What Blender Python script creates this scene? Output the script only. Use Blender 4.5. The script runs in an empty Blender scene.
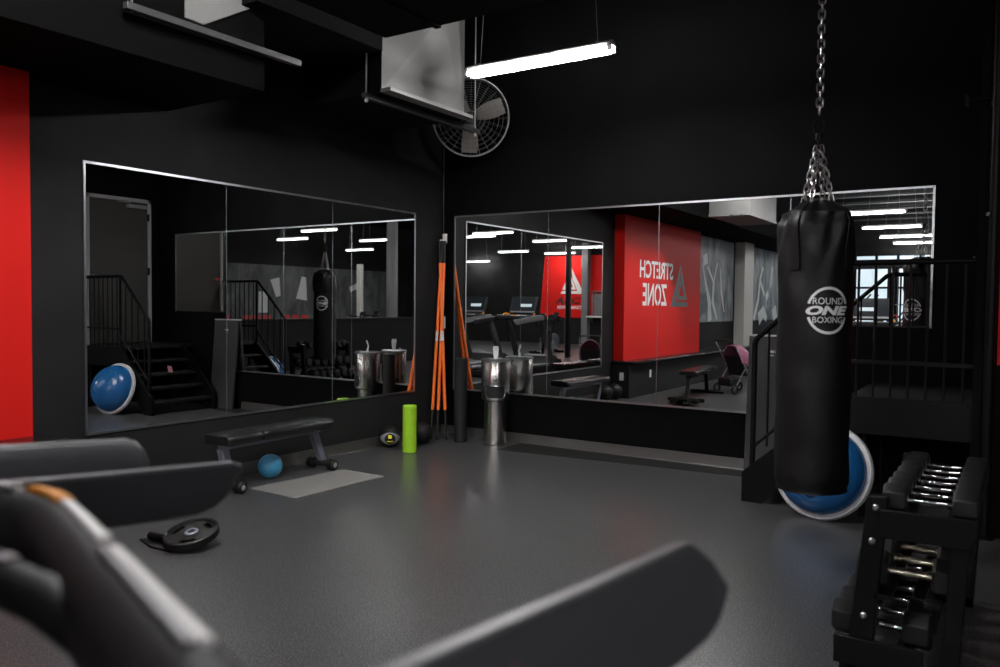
import bpy, bmesh, math, random
from mathutils import Vector, Matrix
random.seed(4)
PI = math.pi
S = bpy.context.scene
COL = S.collection

# ------------------------------------------------------------------ materials
def mat(name, color, rough=.5, metal=0., spec=.5, emit=None, estr=0., bump=None, mottled=None, coat=0.):
    m = bpy.data.materials.new(name); m.use_nodes = True
    nt = m.node_tree; b = nt.nodes['Principled BSDF']
    b.inputs['Base Color'].default_value = (*color, 1)
    b.inputs['Roughness'].default_value = rough
    b.inputs['Metallic'].default_value = metal
    b.inputs['Specular IOR Level'].default_value = spec
    if coat: b.inputs['Coat Weight'].default_value = coat; b.inputs['Coat Roughness'].default_value = .2
    if emit:
        b.inputs['Emission Color'].default_value = (*emit, 1); b.inputs['Emission Strength'].default_value = estr
    tc = nt.nodes.new('ShaderNodeTexCoord')
    if mottled:      # (scale, other colour, amount low, high)
        n = nt.nodes.new('ShaderNodeTexNoise'); n.inputs['Scale'].default_value = mottled[0]; n.inputs['Detail'].default_value = 4
        r = nt.nodes.new('ShaderNodeValToRGB'); r.color_ramp.elements[0].position = mottled[2]; r.color_ramp.elements[1].position = mottled[3]
        r.color_ramp.elements[0].color = (*color, 1); r.color_ramp.elements[1].color = (*mottled[1], 1)
        nt.links.new(tc.outputs['Object'], n.inputs['Vector']); nt.links.new(n.outputs['Fac'], r.inputs['Fac'])
        nt.links.new(r.outputs['Color'], b.inputs['Base Color'])
    if bump:         # (scale, strength)
        n = nt.nodes.new('ShaderNodeTexNoise'); n.inputs['Scale'].default_value = bump[0]; n.inputs['Detail'].default_value = 3
        bp = nt.nodes.new('ShaderNodeBump'); bp.inputs['Strength'].default_value = bump[1]; bp.inputs['Distance'].default_value = .01
        nt.links.new(tc.outputs['Object'], n.inputs['Vector']); nt.links.new(n.outputs['Fac'], bp.inputs['Height'])
        nt.links.new(bp.outputs['Normal'], b.inputs['Normal'])
    return m

def floor_material():
    m = bpy.data.materials.new('rubber_floor'); m.use_nodes = True
    nt = m.node_tree; b = nt.nodes['Principled BSDF']; N = nt.nodes.new; L = nt.links.new
    tc = N('ShaderNodeTexCoord')
    n1 = N('ShaderNodeTexNoise'); n1.inputs['Scale'].default_value = 150; n1.inputs['Detail'].default_value = 3
    r1 = N('ShaderNodeValToRGB'); e = r1.color_ramp.elements
    e[0].position = .52; e[0].color = (.020, .020, .021, 1); e[1].position = .66; e[1].color = (.27, .27, .275, 1)
    n2 = N('ShaderNodeTexNoise'); n2.inputs['Scale'].default_value = .9; n2.inputs['Detail'].default_value = 5
    r2 = N('ShaderNodeValToRGB'); r2.color_ramp.elements[0].color = (.78, .78, .78, 1); r2.color_ramp.elements[1].color = (1.12, 1.12, 1.12, 1)
    mx = N('ShaderNodeMix'); mx.data_type = 'RGBA'; mx.blend_type = 'MULTIPLY'; mx.inputs['Factor'].default_value = 1
    L(tc.outputs['Object'], n1.inputs['Vector']); L(n1.outputs['Fac'], r1.inputs['Fac'])
    L(tc.outputs['Object'], n2.inputs['Vector']); L(n2.outputs['Fac'], r2.inputs['Fac'])
    L(r1.outputs['Color'], mx.inputs['A']); L(r2.outputs['Color'], mx.inputs['B']); L(mx.outputs['Result'], b.inputs['Base Color'])
    b.inputs['Roughness'].default_value = .29; b.inputs['Specular IOR Level'].default_value = .85
    bp = N('ShaderNodeBump'); bp.inputs['Strength'].default_value = .05; bp.inputs['Distance'].default_value = .003
    n3 = N('ShaderNodeTexNoise'); n3.inputs['Scale'].default_value = 160; n3.inputs['Detail'].default_value = 4
    L(tc.outputs['Object'], n3.inputs['Vector']); L(n3.outputs['Fac'], bp.inputs['Height']); L(bp.outputs['Normal'], b.inputs['Normal'])
    return m

def mural_material(name, base, light):
    m = bpy.data.materials.new(name); m.use_nodes = True
    nt = m.node_tree; b = nt.nodes['Principled BSDF']; N = nt.nodes.new; L = nt.links.new
    tc = N('ShaderNodeTexCoord'); mp = N('ShaderNodeMapping'); mp.inputs['Scale'].default_value = (1, 1.3, .55)
    n = N('ShaderNodeTexNoise'); n.inputs['Scale'].default_value = 1.7; n.inputs['Detail'].default_value = 7; n.inputs['Roughness'].default_value = .62
    n.inputs['Distortion'].default_value = .8
    r = N('ShaderNodeValToRGB'); e = r.color_ramp.elements
    e[0].position = .40; e[0].color = (*base, 1); e[1].position = .78; e[1].color = (*light, 1)
    L(tc.outputs['Object'], mp.inputs['Vector']); L(mp.outputs['Vector'], n.inputs['Vector'])
    L(n.outputs['Fac'], r.inputs['Fac']); L(r.outputs['Color'], b.inputs['Base Color'])
    b.inputs['Roughness'].default_value = .6
    return m

M = dict(
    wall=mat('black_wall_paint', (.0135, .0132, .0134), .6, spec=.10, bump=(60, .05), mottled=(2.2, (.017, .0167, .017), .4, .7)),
    wallshade=mat('shaded_black_wall_paint', (.0036, .0036, .0039), .6, spec=.03, bump=(60, .05), mottled=(2.2, (.0048, .0048, .0052), .4, .7)),  # black wall paint darkened in colour to stand in for weaker light
    strut=mat('dull_strut_metal', (.07, .07, .072), .4, .6),
    ceil=mat('black_ceiling_paint', (.002, .002, .002), .9, spec=.03),
    floor=floor_material(),
    red=mat('red_wall_paint', (.62, .012, .008), .6, spec=.15, mottled=(1.3, (.56, .010, .008), .35, .7)),
    base=mat('grey_vinyl_base', (.034, .032, .030), .4),
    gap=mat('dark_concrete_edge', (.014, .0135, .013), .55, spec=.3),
    mirror=mat('silvered_glass', (.84, .855, .85), 0., 1.),
    alu=mat('brushed_aluminium', (.55, .56, .58), .3, 1.),
    seam=mat('mirror_joint', (.5, .55, .57), .25, .9),
    steel=mat('stainless_steel', (.66, .64, .62), .21, 1.),
    chrome=mat('chrome', (.85, .85, .86), .08, 1.),
    brass=mat('worn_nickel', (.62, .55, .44), .2, 1.),
    black=mat('black_painted_steel', (.003, .003, .0033), .42, spec=.14),
    blackm=mat('matt_black_plastic', (.008, .008, .0085), .55, spec=.35),
    rail=mat('treadmill_charcoal_plastic', (.055, .055, .062), .5, spec=.25, bump=(300, .03)),
    railtop=mat('treadmill_grey_trim', (.13, .13, .14), .38),
    rubber=mat('black_rubber', (.006, .006, .006), .5, spec=.3, bump=(120, .08)),
    vinyl=mat('black_vinyl', (.009, .009, .010), .27, spec=.6, bump=(35, .12)),
    leather=mat('black_bag_leather', (.0035, .0035, .0038), .47, spec=.25, bump=(22, .25)),
    greyframe=mat('grey_painted_frame', (.17, .18, .22), .38, .2),
    blueball=mat('blue_pvc', (.055, .27, .47), .36),
    bosu=mat('blue_dome_vinyl', (.008, .075, .22), .25),
    bosurim=mat('light_grey_plastic', (.38, .38, .40), .45),
    lime=mat('lime_foam', (.27, .52, .010), .6, bump=(160, .08)),
    yellow=mat('yellow_print', (.75, .68, .02), .5),
    orange=mat('orange_coating', (.92, .16, .012), .42),
    amber=mat('amber_plastic', (.85, .30, .01), .4),
    grey=mat('mid_grey_plastic', (.22, .22, .22), .5),
    print_=mat('pale_print', (.60, .60, .61), .5),
    white=mat('white_plastic', (.75, .75, .74), .4),
    paper=mat('white_tissue', (.82, .82, .82), .8),
    silver=mat('satin_silver_sensor', (.86, .84, .84), .36, .3),
    duct=mat('grey_duct_metal', (.135, .133, .130), .6, spec=.2, mottled=(3, (.125, .123, .120), .35, .7)),
    ductdark=mat('black_duct_paint', (.0025, .0025, .0025), .8, spec=.05),
    fanm=mat('fan_grey_metal', (.12, .108, .098), .5, .1),
    fanring=mat('fan_guard_wire', (.16, .16, .16), .45, .2),
    tube=mat('lit_tube', (1, 1, 1), .4, emit=(1.0, .985, .98), estr=200.),
    tubehi=mat('lit_tube_strong', (1, 1, 1), .4, emit=(1.0, .985, .98), estr=620.),
    tubefar=mat('lit_tube_far', (1, 1, 1), .4, emit=(1.0, .985, .98), estr=100.),
    fixt=mat('white_fixture_metal', (.62, .62, .60), .4),
    matgrey=mat('grey_floor_mat', (.175, .17, .162), .5),
    door=mat('dark_grey_door', (.050, .048, .046), .5, spec=.25),
    dframe=mat('pale_grey_frame', (.33, .32, .32), .45),
    board=mat('charcoal_board', (.034, .034, .036), .5, spec=.3),
    signwhite=mat('white_wall_lettering', (.80, .79, .78), .5),
    signgrey=mat('dark_grey_wall_lettering', (.085, .10, .11), .45),
    signblack=mat('black_wall_lettering', (.012, .012, .012), .45),
    mural=mural_material('athlete_mural', (.085, .105, .12), (.50, .54, .56)),
    mural2=mural_material('dim_mural', (.045, .047, .05), (.16, .165, .17)),
    muralw=mat('mural_white', (.62, .65, .66), .6),
    column=mat('off_white_column', (.55, .53, .50), .6),
    colgrey=mat('grey_column', (.16, .16, .165), .6),
    pink=mat('pink_nylon', (.22, .060, .115), .6),
    pinkpaper=mat('pink_paper', (.75, .30, .36), .7),
    teal=mat('blue_label', (.02, .42, .62), .5),
    screen=mat('dark_screen_glass', (.02, .024, .028), .12),
    screenlit=mat('dim_display', (.02, .02, .02), .2, emit=(.6, .7, .75), estr=1.2),
    window=mat('bright_window', (.5, .55, .6), .3, emit=(.74, .90, 1.0), estr=.85),
    redprint=mat('dull_red_print', (.13, .05, .06), .5),
    redlet=mat('red_lettering', (.62, .03, .03), .5),
    terra=mat('terracotta_rubber', (.40, .12, .07), .6),
    keygreen=mat('dull_green_key', (.06, .12, .09), .5), keyblue=mat('dull_blue_key', (.05, .09, .13), .5),
    gripm=mat('grip_bar_rubber', (.010, .0105, .012), .62, spec=.2),
    chain=mat('dark_steel_chain', (.34, .33, .33), .32, 1.),
    belt=mat('treadmill_belt', (.015, .015, .016), .55),
    cable=mat('black_cable', (.01, .01, .01), .5),
    tread=mat('black_stair_tread', (.010, .010, .010), .55, spec=.3, bump=(80, .1)),
)

# ------------------------------------------------------------------ mesh builder
class MB:
    def __init__(s): s.v = []; s.f = []
    def add(s, vs, fs):
        o = len(s.v); s.v += [tuple(v) for v in vs]; s.f += [tuple(i + o for i in f) for f in fs]; return s
    def box(s, x0, x1, y0, y1, z0, z1, T=None):
        vs = [Vector((x, y, z)) for x in (x0, x1) for y in (y0, y1) for z in (z0, z1)]
        if T is not None: vs = [T @ v for v in vs]
        return s.add(vs, [(0, 1, 3, 2), (4, 6, 7, 5), (0, 4, 5, 1), (2, 3, 7, 6), (0, 2, 6, 4), (1, 5, 7, 3)])
    def rings(s, R, cap=True, close=False):
        n = len(R[0]); vs = [p for r in R for p in r]; fs = []
        m = len(R)
        for i in range(m if close else m - 1):
            for j in range(n):
                a = i * n + j; b = i * n + (j + 1) % n; c = ((i + 1) % m) * n + (j + 1) % n; d = ((i + 1) % m) * n + j
                fs.append((a, b, c, d))
        if cap and not close: fs += [tuple(range(n))[::-1], tuple(range((m - 1) * n, m * n))]
        return s.add(vs, fs)
    def tube(s, pts, r, seg=10, cap=True, close=False):
        P = [Vector(p) for p in pts]; R = []
        rr = r if isinstance(r, (list, tuple)) else [r] * len(P)
        t0 = (P[1] - P[0]).normalized()
        u = t0.orthogonal().normalized()
        for i, p in enumerate(P):
            if close: t = (P[(i + 1) % len(P)] - P[i - 1]).normalized()
            elif i == 0: t = t0
            elif i == len(P) - 1: t = (P[-1] - P[-2]).normalized()
            else: t = ((P[i + 1] - p).normalized() + (p - P[i - 1]).normalized()).normalized()
            u = (u - t * u.dot(t)).normalized(); w = t.cross(u)
            R.append([p + (u * math.cos(2 * PI * k / seg) + w * math.sin(2 * PI * k / seg)) * rr[i] for k in range(seg)])
        return s.rings(R, cap, close)
    def cyl(s, a, b, r, seg=16, r2=None): return s.tube([a, b], [r, r if r2 is None else r2], seg)
    def lathe(s, prof, seg=32, T=None, axis_cap=True):
        R = [[Vector((r * math.cos(2 * PI * k / seg), r * math.sin(2 * PI * k / seg), z)) for k in range(seg)] for r, z in prof]
        if T is not None: R = [[T @ p for p in r] for r in R]
        return s.rings(R, axis_cap)
    def prism(s, poly, a, b, axis='y', T=None):
        f = {'x': lambda p, h: (h, p[0], p[1]), 'y': lambda p, h: (p[0], h, p[1]), 'z': lambda p, h: (p[0], p[1], h)}[axis]
        n = len(poly); vs = [Vector(f(p, a)) for p in poly] + [Vector(f(p, b)) for p in poly]
        if T is not None: vs = [T @ v for v in vs]
        fs = [tuple(range(n))[::-1], tuple(range(n, 2 * n))] + [(i, (i + 1) % n, n + (i + 1) % n, n + i) for i in range(n)]
        return s.add(vs, fs)
    def sphere(s, c, r, seg=28, rows=16):
        c = Vector(c); R = []
        for i in range(rows + 1):
            t = PI * i / rows; q = max(math.sin(t), .002)
            R.append([c + Vector((r * q * math.cos(2 * PI * k / seg), r * q * math.sin(2 * PI * k / seg), -r * math.cos(t))) for k in range(seg)])
        return s.rings(R)
    def torus(s, c, R, r, T=None, seg=28, sub=8, sx=1, sy=1):
        c = Vector(c); T = T or Matrix.Identity(3)
        ring = []
        for i in range(seg):
            a = 2 * PI * i / seg; d = Vector((math.cos(a), math.sin(a), 0))
            q = []
            for k in range(sub):
                b = 2 * PI * k / sub
                p = d * (R + r * math.cos(b)); p = Vector((p.x * sx, p.y * sy, r * math.sin(b)))
                q.append(c + T @ p)
            ring.append(q)
        return s.rings(ring, False, True)

def obj(name, mb, m, parent=None, bevel=0., smooth=38, loc=None):
    me = bpy.data.meshes.new(name); me.from_pydata([tuple(v) for v in mb.v], [], mb.f)
    bm = bmesh.new(); bm.from_mesh(me); bmesh.ops.recalc_face_normals(bm, faces=bm.faces); bm.to_mesh(me); bm.free()
    me.materials.append(m)
    for p in me.polygons: p.use_smooth = True
    me.set_sharp_from_angle(angle=math.radians(smooth))
    o = bpy.data.objects.new(name, me); COL.objects.link(o)
    if parent is not None: o.parent = parent
    if loc is not None: o.location = loc
    if bevel:
        b = o.modifiers.new('edge', 'BEVEL'); b.width = bevel; b.segments = 2; b.limit_method = 'ANGLE'; b.angle_limit = math.radians(40)
    return o
def tag(o, label=None, cat=None, group=None, kind=None):
    if label: o['label'] = label
    if cat: o['category'] = cat
    if group: o['group'] = group
    if kind: o['kind'] = kind
    return o
def thing(name, label, cat, loc=(0, 0, 0), rz=0., group=None):
    o = bpy.data.objects.new(name, None); COL.objects.link(o); o.location = loc; o.rotation_euler = (0, 0, rz)
    o.empty_display_size = .1
    return tag(o, label, cat, group)
def struct(name, mb, m, bevel=0., parent=None):
    o = obj(name, mb, m, parent, bevel)
    if parent is None: tag(o, kind='structure')
    return o
def copy_tree(o, parent=None, loc=None, rz=None, label=None, group=None):
    c = o.copy(); COL.objects.link(c)
    if parent is not None: c.parent = parent
    if loc is not None: c.location = loc
    if rz is not None: c.rotation_euler = (0, 0, rz)
    if label: c['label'] = label
    if group: c['group'] = group
    for ch in list(o.children): copy_tree(ch, c)
    return c
def text_mb(body, w, h, bold=.02, shear=0., fn=None, depth=0., cw=1.0):
    """letters fitted to w x h, centred on the origin, each outline vertex mapped by fn(u, v)"""
    cu = bpy.data.curves.new('lettering', 'FONT'); cu.body = body; cu.offset = bold; cu.shear = shear; cu.space_character = cw
    cu.align_x = 'CENTER'; cu.align_y = 'CENTER'; cu.resolution_u = 3
    o = bpy.data.objects.new('lettering', cu); COL.objects.link(o); bpy.context.view_layer.update()
    me = bpy.data.meshes.new_from_object(o.evaluated_get(bpy.context.evaluated_depsgraph_get()))
    bpy.data.objects.remove(o)
    bm = bmesh.new(); bm.from_mesh(me)
    if fn: bmesh.ops.subdivide_edges(bm, edges=[e for e in bm.edges if e.calc_length() > .25], cuts=2)
    bm.verts.ensure_lookup_table()
    xs = [v.co.x for v in bm.verts]; ys = [v.co.y for v in bm.verts]
    sx = w / (max(xs) - min(xs)); sy = h / (max(ys) - min(ys)); mx = (max(xs) + min(xs)) / 2; my = (max(ys) + min(ys)) / 2
    mb = MB()
    f = fn or (lambda u, v: (u, v, 0))
    bm.verts.index_update()
    mb.add([f((v.co.x - mx) * sx, (v.co.y - my) * sy) for v in bm.verts], [tuple(v.index for v in p.verts) for p in bm.faces])
    bm.free(); return mb
def R3(axis, deg): return Matrix.Rotation(math.radians(deg), 4, axis)
def Tr(x, y, z): return Matrix.Translation((x, y, z))
def noz(a, b):    # rotation taking +z to direction a->b
    return (Vector(b) - Vector(a)).to_track_quat('Z', 'Y').to_matrix().to_4x4()

# ------------------------------------------------------------------ camera (solved from the mirror edges and their reflections)
CAM = Vector((5.2938, -6.9007, 1.4131))
yaw, pit, rol = [math.radians(a) for a in (33.2763, 2.1032, .5901)]
Fv = Vector((-math.sin(yaw) * math.cos(pit), math.cos(yaw) * math.cos(pit), -math.sin(pit)))
Rv = Vector((math.cos(yaw), math.sin(yaw), 0)); Uv = Rv.cross(Fv)
R2 = Rv * math.cos(rol) + Uv * math.sin(rol); U2 = Uv * math.cos(rol) - Rv * math.sin(rol)
cd = bpy.data.cameras.new('camera'); cam = bpy.data.objects.new('camera', cd); COL.objects.link(cam)
cam.matrix_world = Matrix(((R2.x, U2.x, -Fv.x, CAM.x), (R2.y, U2.y, -Fv.y, CAM.y), (R2.z, U2.z, -Fv.z, CAM.z), (0, 0, 0, 1)))
cd.sensor_width = 36; cd.lens = 800.3 / 1000 * 36; cd.clip_start = .02; cd.clip_end = 100
cd.dof.use_dof = True; cd.dof.focus_distance = 7.6; cd.dof.aperture_fstop = 2.5; cd.dof.aperture_blades = 9
S.camera = cam
def px(x, y, d):   # point on the ray of a photograph pixel at depth d
    return CAM + (Fv + R2 * ((x - 500) / 800.3) - U2 * ((y - 333.5) / 800.3)) * d

# ------------------------------------------------------------------ setting
YB, XF, ZC = -18.6, 16., 4.4
struct('floor', MB().box(-.2, XF, YB - .2, .2, -.12, 0), M['floor'])
struct('ceiling', MB().box(-.2, XF + .2, YB - .2, .2, ZC, ZC + .1), M['ceil'])
struct('wall_left', MB().box(-.15, 0, YB, .15, 0, ZC), M['wall'])
struct('wall_front', MB().box(0, 5.08, 0, .15, 0, ZC), M['wallshade'])
struct('wall_right', MB().box(5.08, XF, -1.12, .15, 0, ZC), M['wallshade'])
struct('trim_10', MB().box(5.03, 5.08, -1.135, -1.10, 0, ZC), M['wallshade'])
struct('wall_far_right', MB().box(XF, XF + .15, YB, .15, 0, ZC), M['wall'])
struct('wall_rear', MB().box(-.15, XF, YB - .15, YB, 0, ZC), M['wall'])
# cove bases, with a coved toe
cove = [(0, 0), (.018, 0), (.012, .006), (.007, .016), (.005, .095), (.003, .1), (0, .1)]
struct('baseboard_left', MB().prism(cove, -4.23, -.01, 'y'), M['base'])
struct('baseboard_front', MB().prism([(-a, b) for a, b in cove], .01, 3.3, 'x'), M['base'])
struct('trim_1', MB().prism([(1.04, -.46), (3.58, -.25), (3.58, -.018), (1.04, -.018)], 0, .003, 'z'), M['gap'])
# soffit along the left wall
struct('trim_2', MB().box(0, 1.05, -14.4, -3.3, 2.8, ZC), M['ceil'])
# red feature wall on the left, boxed out from it
struct('wall_red_left', MB().box(0, .17, -7.75, -4.36, .56, 2.8), M['red'])
# red wall panel beside the landing, on the end wall
struct('wall_red_right', MB().box(5.155, 5.40, -1.135, -1.12, 1.07, 2.5), M['red'])
# rear wall: red field with a slanted end
struct('wall_red_rear', MB().prism([(9.68, .955), (9.50, 3.18), (6.9, 3.18), (6.9, .955)], YB, YB + .02, 'y'), M['red'])
# half wall on the right with a flat cap
struct('wall_half', MB().box(7.3, 7.44, -9.0, -1.12, 0, 1.04), M['wall'])
struct('trim_3', MB().box(7.27, 7.47, -9.03, -1.12, 1.04, 1.07), M['blackm'])
# murals on the left wall, behind the camera, and on the far right wall
struct('trim_4', MB().box(0, .012, -10.3, -7.75, 1.1, 2.78), M['mural'])
struct('trim_5', MB().box(0, .012, -15.6, -11.1, 1.1, 2.78), M['mural'])
struct('trim_6', MB().box(XF - .012, XF, -17.5, -2.0, .75, 2.65), M['mural2'])
def stroke(mb, pts, h, f, depth):
    """brush stroke polygon with tapering width"""
    L, Rr = [], []
    for i, (a, b, w) in enumerate(pts):
        j = min(i + 1, len(pts) - 1); k = max(i - 1, 0)
        dx, dy = pts[j][0] - pts[k][0], pts[j][1] - pts[k][1]; n = math.hypot(dx, dy) or 1
        L.append((a - dy / n * w, b + dx / n * w)); Rr.append((a + dy / n * w, b - dx / n * w))
    for i in range(len(pts) - 1):
        q = [L[i], L[i + 1], Rr[i + 1], Rr[i]]
        mb.add([f(p, h) for p in q] + [f(p, h + depth) for p in q],
               [(0, 1, 2, 3), (4, 7, 6, 5), (0, 4, 5, 1), (1, 5, 6, 2), (2, 6, 7, 3), (3, 7, 4, 0)])
fx = lambda p, h: (h, p[0], p[1])
mb = MB()
for pts in ([(-8.3, 2.25, .02), (-8.5, 1.9, .04), (-8.75, 1.5, .09), (-8.8, 1.12, .12)],
            [(-8.35, 2.30, .10), (-8.6, 2.36, .11)], [(-8.6, 2.2, .03), (-9.0, 1.9, .05), (-9.2, 2.3, .03)],
            [(-9.0, 1.9, .05), (-8.95, 1.5, .07), (-9.25, 1.15, .03)], [(-9.4, 2.2, .02), (-9.5, 1.7, .05), (-9.7, 1.3, .02)]):
    stroke(mb, pts, .012, fx, .003)
for pts in ([(-11.9, 1.12, .07), (-12.25, 1.6, .06), (-12.35, 2.05, .05), (-12.6, 2.35, .04)],
            [(-12.35, 2.05, .05), (-12.75, 1.7, .05)], [(-12.3, 1.12, .16), (-12.7, 1.3, .14), (-13.0, 1.12, .08)],
            [(-12.9, 1.62, .10), (-13.1, 1.75, .08)], [(-13.3, 1.9, .02), (-13.45, 2.4, .06)], [(-13.6, 1.12, .25), (-13.9, 1.3, .2)]):
    stroke(mb, pts, .012, fx, .003)
struct('trim_7', mb, M['muralw'])
mb = MB()
for pts in ([(-9.4, 2.3, .15), (-9.4, 1.7, .2)], [(-11.1, 1.75, .18), (-11.1, 1.05, .2)], [(-11.6, 2.2, .2), (-11.75, 1.6, .1)],
            [(-12.8, 1.5, .25), (-12.9, 2.3, .1)], [(-15.2, 1.9, .1), (-15.6, 2.05, .1)]):
    stroke(mb, pts, XF - .015, fx, .003)
struct('trim_8', mb, M['print_'])
mb = MB()
for i in range(11):
    if i in (3, 7): continue
    y0 = -8.6 - i * .42
    mb.box(XF - .016, XF - .012, y0 - .3, y0, .78, .96)
struct('trim_9', mb, M['redlet'])
# columns
struct('column_1', MB().box(.02, .24, -11.02, -10.35, 0, 2.8), M['column'], .01)
struct('column_2', MB().box(7.62, 7.86, YB + .02, YB + .26, 0, 3.6), M['colgrey'], .01)
struct('column_3', MB().box(4.91, 5.02, -12.1, -11.98, 0, ZC), M['black'], .006)
mb = MB(); mb.cyl((9.0, -9.55, 0), (9.0, -9.55, ZC), .15, 24)
struct('column_4', mb, M['colgrey'])
struct('column_5', MB().box(11.9, 12.05, -11.55, -11.4, 0, 2.6), M['column'], .01)
for i in range(9):
    y = -7.2 - i * 1.3
    struct('beam_%d' % (i + 1), MB().box(.3, 7.2, y - .04, y + .04, 4.22, 4.40).box(.3, 7.2, y - .06, y + .06, 3.86, 3.90), M['strut'])
# window in the rear wall: frame, mullions, lit panes
w = bpy.data.objects.new('window_1', None); COL.objects.link(w); w.location = (2.2, YB, 0); tag(w, kind='structure')
mb = MB()
for z in (.95, 2.0, 2.95): mb.box(-1.7, 1.7, 0, .06, z - .03, z + .03)
for k in range(7): mb.box(-1.7 + k * .5667 - .035, -1.7 + k * .5667 + .035, 0, .06, .95, 2.95)
obj('window_frame', mb, M['black'], w)
obj('window_pane', MB().box(-1.7, 1.7, .004, .012, .95, 2.95), M['window'], w)
# door on the landing wall (x = 5.08), seen in the mirrors
d = bpy.data.objects.new('door_1', None); COL.objects.link(d); d.location = (5.08, -.61, .82); tag(d, kind='structure')
mb = MB(); mb.box(-.03, .0, -.47, -.42, 0, 2.0); mb.box(-.03, 0, .42, .47, 0, 2.0); mb.box(-.03, 0, -.47, .47, 1.95, 2.0)
obj('door_frame', mb, M['dframe'], d, .004)
obj('door_panel', MB().box(-.016, 0, -.42, .42, .01, 1.95), M['door'], d, .003)
mb = MB(); mb.cyl((-.016, -.36, .92), (-.075, -.36, .92), .011); mb.cyl((-.07, -.36, .92), (-.07, -.25, .92), .009); mb.lathe([(.028, 0), (.028, .008)], 20, Tr(-.016, -.36, .92) @ R3('Y', -90))
obj('door_handle', mb, M['chrome'], d)
mb = MB(); mb.box(-.07, -.016, .10, .38, 1.86, 1.91); mb.box(-.06, -.05, -.05, .15, 1.925, 1.94)
obj('door_closer', mb, M['grey'], d, .004)
mb = MB()
for z in (.25, 1.0, 1.75): mb.box(-.034, -.03, .405, .44, z - .05, z + .05)
obj('door_hinge', mb, M['chrome'], d)

# ------------------------------------------------------------------ wall lettering
# STRETCH ZONE sign on the red wall (letters stand on x = .17 and read along +y)
t = thing('wall_sign', 'white STRETCH ZONE lettering with grey triangle emblem on red wall', 'sign', (.17, -6.0, 1.8))
sf = lambda u, v: (.004, u, v)
obj('lettering', text_mb('STRETCH', 1.42, .285, .02, 0, lambda u, v: (.004, u + .36, v + .20)), M['signwhite'], t)
obj('lettering', text_mb('ZONE', 1.03, .37, .02, 0, lambda u, v: (.004, u + .43, v - .205)), M['signwhite'], t)
def emblem(w, h, f):
    """three-bar triangle with an open lower corner"""
    mb = MB(); g = .17 * w
    P = lambda a, b: (a * w, b * h)
    for q in ([(.04, .5), (-.5, -.5), (-.26, -.5), (.0, .12)], [(-.30, -.5), (.5, -.5), (.44, -.39), (-.21, -.39)],
              [(.04, .5), (.43, -.337), (.25, -.25), (.05, .16)], [(-.16, -.337), (.43, -.337), (.25, -.25), (-.12, -.25)],
              [(-.12, -.25), (-.03, -.25), (.075, .04), (.045, .15)]):
        q = [P(-a, b) for a, b in q]
        if len(q) == 3:
            mb.add([f(*p) for p in q], [(0, 1, 2)])
        else: mb.add([f(*p) for p in q], [(0, 1, 2, 3)])
    return mb
obj('emblem', emblem(.86, .74, lambda u, v: (.004, u - .68, v - .03)), M['signgrey'], t)
# rear wall sign: reads along -x
t = thing('wall_sign', 'white triangle emblem above black and white lettering on rear red wall', 'sign', (8.35, YB + .02, 1.6))
obj('emblem', emblem(.95, .92, lambda u, v: (-u, .004, v + .67)), M['signwhite'], t)
obj('lettering', text_mb('ARC', 1.06, .25, .03, .25, lambda u, v: (-u + .18, .004, v - .04)), M['signblack'], t)
obj('lettering', text_mb('PERFORMANCE', 1.02, .12, .02, .25, lambda u, v: (-u + .1, .004, v - .28)), M['signwhite'], t)

# ------------------------------------------------------------------ mirrors
def mirror_left():
    t = thing('wall_mirror', 'wide mirror on the left wall showing stairs, dome ball and door', 'mirror', (0, -2.19, .506))
    y0, y1, H = -1.74, 1.732, 1.829
    for a, b in ((y0, -.602), (-.602, .556), (.556, y1)):
        obj('mirror_panel', MB().box(.001, .007, a + .0012, b - .0012, .004, H - .004), M['mirror'], t)
    mb = MB(); mb.box(.001, .010, y0 - .002, y1 + .002, -.012, .006); obj('bottom_channel', mb, M['alu'], t)
    mb = MB(); mb.box(.001, .010, y0 - .002, y1 + .002, H - .006, H + .010); obj('top_channel', mb, M['alu'], t)
    for y in (y0, y1): obj('side_channel', MB().box(.001, .010, y - .008, y + .008, -.012, H + .01), M['alu'], t)
    for y in (-.602, .556): obj('panel_joint', MB().box(.0065, .0074, y - .003, y + .003, .004, H - .004), M['seam'], t)
def mirror_right():
    t = thing('wall_mirror', 'wide mirror on the wall behind the hanging bag showing red wall', 'mirror', (2.4, 0, .506))
    x0, x1, H = .181 - 2.4, 4.689 - 2.4, 1.829
    J = [1.330 - 2.4, 2.486 - 2.4, 3.64 - 2.4]
    zs = 1.27 - .506
    for a, b, z in ((x0, J[0], 0), (J[0], J[1], 0), (J[1], J[2], 0), (J[2], x1, zs)):
        obj('mirror_panel', MB().box(a + .0012, b - .0012, -.007, -.001, z + .004, H - .004), M['mirror'], t)
    mb = MB(); mb.box(x0 - .002, J[2], -.010, -.001, -.012, .006); obj('bottom_channel', mb, M['alu'], t)
    mb = MB(); mb.box(J[2], x1 + .002, -.010, -.001, zs - .008, zs + .006); obj('bottom_channel', mb, M['blackm'], t)
    mb = MB(); mb.box(x0 - .002, x1 + .002, -.010, -.001, H - .006, H + .010); obj('top_channel', mb, M['alu'], t)
    obj('side_channel', MB().box(x0 - .008, x0 + .008, -.010, -.001, -.012, H + .01), M['alu'], t)
    obj('side_channel', MB().box(x1 - .008, x1 + .008, -.010, -.001, zs - .008, H + .01), M['alu'], t)
    for x in J: obj('panel_joint', MB().box(x - .003, x + .003, -.0074, -.0065, .004 if x < 1.2 else zs, H - .004), M['seam'], t)
mirror_left(); mirror_right()

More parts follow.
